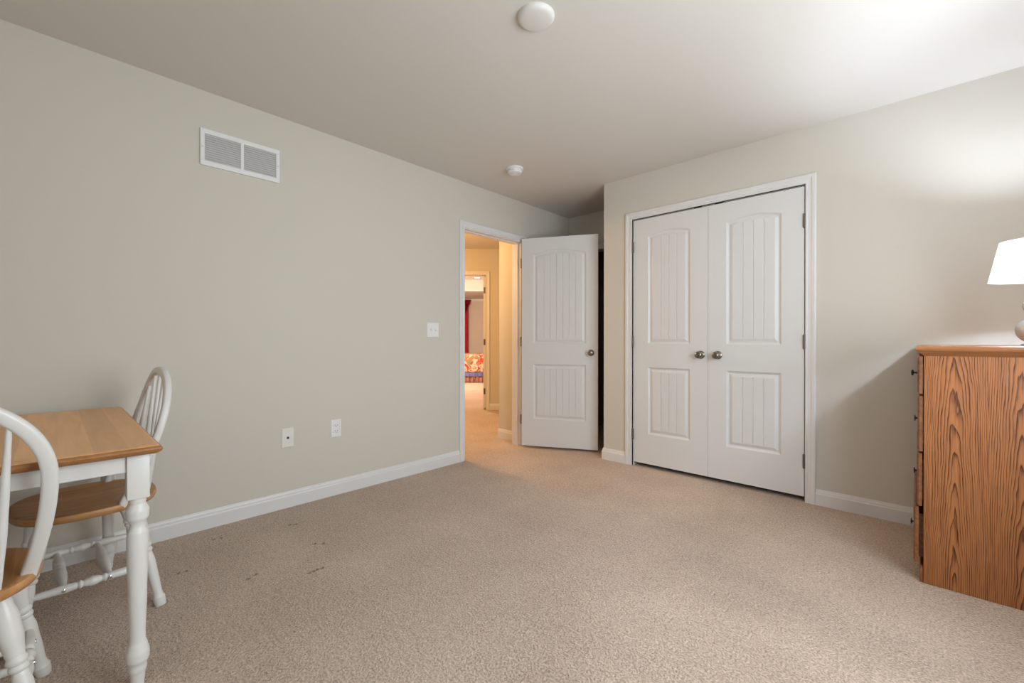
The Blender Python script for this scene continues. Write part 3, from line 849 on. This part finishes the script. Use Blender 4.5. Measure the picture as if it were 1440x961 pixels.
# ------------------------------------------------------------------ hall beyond the doorway
HY = 3.317
struct('wall_hall_right', wallbm((0, HY, 0), (1, 0, 0), (0, 1, 0), 2.2, (-3.306, XL - TH), (0, H)), M_wall)
baseboard('baseboard_hall', [((-3.306, HY, 0), (XL - TH - .018, HY, 0), (0, -1, 0), 1, 0), ((-3.306, HY, 0), (-3.306, HY + 2.2, 0), (-1, 0, 0), 1, 0)])
HD0, HD1, HDT = -.795, -.030, 2.045
struct('wall_hall_far', wallbm(HALL_P, S_, N_, TH, (-3.2, 2.3), (0, H), [(HD0, HD1, 0, HDT)]), M_wall)
casing('trim_7', HALL_P, S_, -N_, HD0, HD1, HDT)
bm = bmesh.new()
def hbox(bm, s0, s1, n0, n1, z0, z1):
    vs = [bm.verts.new(hp(s, n, z)) for z in (z0, z1) for s, n in ((s0, n0), (s1, n0), (s1, n1), (s0, n1))]
    for q in ((0, 1, 2, 3), (4, 5, 6, 7), (0, 1, 5, 4), (1, 2, 6, 5), (2, 3, 7, 6), (3, 0, 4, 7)): bm.faces.new([vs[i] for i in q])
    return bm
hb = baseboard('baseboard_hall_far', [(hp(HD1 + .058, 0), hp(2.3, 0), -N_, 0, 0), (hp(-3.2, 0), hp(HD0 - .058, 0), -N_, 0, 0)])
# hall outer walls and ceiling
bm = bmesh.new(); box(bm, -7.2, -7.1, -1.0, 2.45, 0, H); box(bm, -7.2, XL - TH, -1.1, -1.0, 0, H)
struct('wall_hall_outer', fin(bm), M_wall)
bm = bmesh.new()
c = [(-7.2, -1.1), (XL - TH, -1.1), (XL - TH, 7.0)]
e1 = hp(2.4, .05); e0 = hp(-3.4, .05)
pl = [(-7.2, -1.1), (XL - TH, -1.1), (XL - TH, e1.y), (e1.x, e1.y), (e0.x, e0.y), (-7.2, e0.y)]
lo = [bm.verts.new((x, y, H)) for x, y in pl]; hi = [bm.verts.new((x, y, H + .1)) for x, y in pl]
bm.faces.new(lo); bm.faces.new(list(reversed(hi)))
for i in range(len(pl)):
    j = (i + 1) % len(pl); bm.faces.new((lo[i], lo[j], hi[j], hi[i]))
struct('ceiling_hall', fin(bm), M_ceil)
# far bedroom door, open, seen on its hinge edge
T_ = .035
o = struct('door_4', door_leaf(.735, .022, 2.036, T_, [(.117, .62, .285, .822, 0, 6), (.117, .62, 1.02, 1.88, .04, 6)]), M_door)
dtag(o, 'far bedroom door beyond the hall, open and seen on its hinged edge')
p = hp(HD1 - .004 - T_, .055)
o.location = p; o.rotation_euler = (0, 0, math.radians(135))
# local x -> N_, local y -> -S_ ; shift so that the leaf lies against the jamb
o.location = hp(HD1 - .006, .055)
for z in (1.82, 1.03, 0.28):
    obj('hinge_leaf', boxbm(-.004, .0, .004, .031, z - .045, z + .045), M_hinge, o)
# far bedroom shell: back wall, side walls, ceiling with raised tray
NB = 7.85
bm = hbox(bmesh.new(), -5.0, 2.6, NB, NB + .1, 0, 2.9)
struct('wall_bedroom_back', fin(bm), M_wall)
bm = hbox(bmesh.new(), 2.5, 2.6, TH, NB, 0, 2.9); hbox(bm, -5.0, -4.9, TH, NB, 0, 2.9)
struct('wall_bedroom_side', fin(bm), M_wall)
bm = bmesh.new()
hbox(bm, -5.0, 2.6, 5.60, NB, 2.44, 2.76); hbox(bm, -5.0, 2.6, .06, 1.6, 2.44, 2.76); hbox(bm, 1.6, 2.6, 1.6, 5.6, 2.44, 2.76); hbox(bm, -5.0, -4.0, 1.6, 5.6, 2.44, 2.76)
hbox(bm, -5.0, 2.6, .06, NB, 2.76, 2.86)
struct('ceiling_bedroom', fin(bm), M_ceil)
bm = bmesh.new(); hbox(bm, -4.0, 1.6, 5.575, 5.60, 2.44, 2.475); hbox(bm, -5, 2.6, NB - .03, NB, 2.36, 2.44)
struct('trim_8', fin(bm), M_trim)
# recessed light in the tray
q = hp(-.42, 5.18, 2.76)
t = thing('recessed_light', 'lit recessed ceiling light in the far bedroom beyond the hall', 'ceiling light', q)
obj('trim_ring', fin(lathe(bmesh.new(), [(.085, 0), (.085, -.006), (.070, -.008), (.066, 0)], seg=28)), M_plast, t, True, 40)
obj('lens', fin(lathe(bmesh.new(), [(0, -.003), (.066, -.003), (.066, 0), (0, 0)], seg=28)), emit('recessed_glow', (1.0, .86, .66), 14), t, True, 40)
# bed with flowered spread, blue band and gathered skirt
def floral():
    m = bpy.data.materials.new('floral_spread'); m.use_nodes = True
    nt = m.node_tree; N = nt.nodes.new; L = nt.links.new; b = nt.nodes['Principled BSDF']; b.inputs['Roughness'].default_value = .9
    tc = N('ShaderNodeTexCoord')
    def blobs(scale, lo, hi, dist=1.2):
        n = N('ShaderNodeTexNoise'); n.inputs['Scale'].default_value = scale; n.inputs['Detail'].default_value = 1.5; n.inputs['Distortion'].default_value = dist
        L(tc.outputs['Object'], n.inputs['Vector'])
        r = N('ShaderNodeMapRange'); r.inputs[1].default_value = lo; r.inputs[2].default_value = hi; r.clamp = True; L(n.outputs['Fac'], r.inputs[0]); return r.outputs[0]
    cur = None; base = (.58, .47, .32, 1)
    for sc, lo, hi, colr in ((6.5, .53, .57, (.36, .045, .03, 1)), (5.0, .57, .61, (.22, .20, .09, 1)), (10, .58, .62, (.45, .14, .06, 1))):
        mx = N('ShaderNodeMix'); mx.data_type = 'RGBA'
        if cur is None: mx.inputs[6].default_value = base
        else: L(cur, mx.inputs[6])
        mx.inputs[7].default_value = colr; L(blobs(sc, lo, hi), mx.inputs[0]); cur = mx.outputs[2]
    L(cur, b.inputs['Base Color'])
    return m
M_floral = floral()
M_blue = mat('blue_band', (.13, .14, .32), .9, var=(9, .25))
M_skirt = mat('skirt_fabric', (.28, .14, .10), .95, var=(18, .8))
bed = thing('bed', 'bed under a flowered spread with blue band and skirt, in the far bedroom', 'bed', hp(-.55, 4.95), math.radians(45))
def ripple_panel(x0, x1, y, z0, z1, amp, freq, th=.01):
    bm = bmesh.new(); n = 160; A = []
    for i in range(n + 1):
        x = x0 + (x1 - x0) * i / n; a = amp * math.sin(freq * x) + amp * .4 * math.sin(freq * 2.3 * x + 1)
        A.append([bm.verts.new((x, y + a * k, z)) for k, z in ((1.0, z0), (.4, z1))] + [bm.verts.new((x, y + a * k + th, z)) for k, z in ((.4, z1), (1.0, z0))])
    for P, Q in zip(A, A[1:]):
        for k in range(4):
            j = (k + 1) % 4; bm.faces.new((P[k], P[j], Q[j], Q[k]))
    bm.faces.new(A[0]); bm.faces.new(A[-1])
    return fin(bm)
obj('mattress', boxbm(-.98, .98, -.66, .66, .19, .66, .06, 3), M_ivory, bed, True, 60)
bm = boxbm(-1.0, 1.0, -.70, .70, .245, .705, .05, 3)
obj('bedspread', bm, M_floral, bed, True, 60)
obj('blue_band', ripple_panel(-1.0, 1.0, -.712, .165, .262, .010, 40), M_blue, bed, True, 60)
obj('bed_skirt', ripple_panel(-.98, .98, -.690, .012, .19, .016, 60), M_skirt, bed, True, 60)
obj('base_frame', boxbm(-.95, .95, -.62, .62, .0, .19, .01, 1), M_black, bed)
# dark chest behind the bed
t = thing('nightstand', 'dark nightstand peeking above the far edge of the flowered bed', 'nightstand', hp(-.12, 6.05), math.radians(45))
M_dk = wood('dark_walnut', (.05, .03, .022), (.025, .014, .010), (3, 40, 40), 1, .4, .7)
obj('top', boxbm(-.30, .30, -.23, .23, .655, .69, .005, 2), M_dk, t); obj('cabinet', boxbm(-.27, .27, -.20, .20, .06, .655, .004, 1), M_dk, t)
for sx in (-.24, .24):
    for sy in (-.17, .17): obj('leg', boxbm(sx - .02, sx + .02, sy - .02, sy + .02, 0, .06), M_dk, t)
# red curtain with a swagged valance
M_red = mat('red_drape', (.50, .012, .026), .75, var=(14, .3))
cur = thing('curtain', 'red curtain with swagged valance on the far bedroom wall', 'curtain', hp(-1.02, NB - .11), math.radians(45))
obj('drape_panel', ripple_panel(-.60, .175, -.02, .02, 2.34, .030, 55, .02), M_red, cur, True, 60)
bm = bmesh.new(); nx, nz = 60, 14; G = []
for i in range(nx + 1):
    x = -.62 + .86 * i / nx
    s = (x + .62) / .86
    drop = .30 + .30 * abs(math.sin(s * PI * 1.0 + .1)) * (1.0 if s < .72 else 1.0)
    if s > .85: drop *= 1 - (s - .85) / .15 * .55
    G.append([])
    for k in range(nz + 1):
        z = 2.40 - drop * k / nz
        yy = -.075 - .030 * math.sin(k * 2.2 + s * 5) - .02 * math.sin(s * 26)
        G[-1].append(bm.verts.new((x, yy, z)))
for i in range(nx):
    for k in range(nz): bm.faces.new((G[i][k], G[i + 1][k], G[i + 1][k + 1], G[i][k + 1]))
r = bmesh.ops.solidify(bm, geom=list(bm.faces), thickness=.012)
obj('valance', fin(bm), M_red, cur, True, 60)
obj('curtain_rod', fin(lathe(bmesh.new(), [(.014, -.66), (.014, .22), (.024, .23), (.024, .26), (0, .27)], (0, -.03, 2.37), (1, 0, 0), 14)), M_black, cur, True, 40)
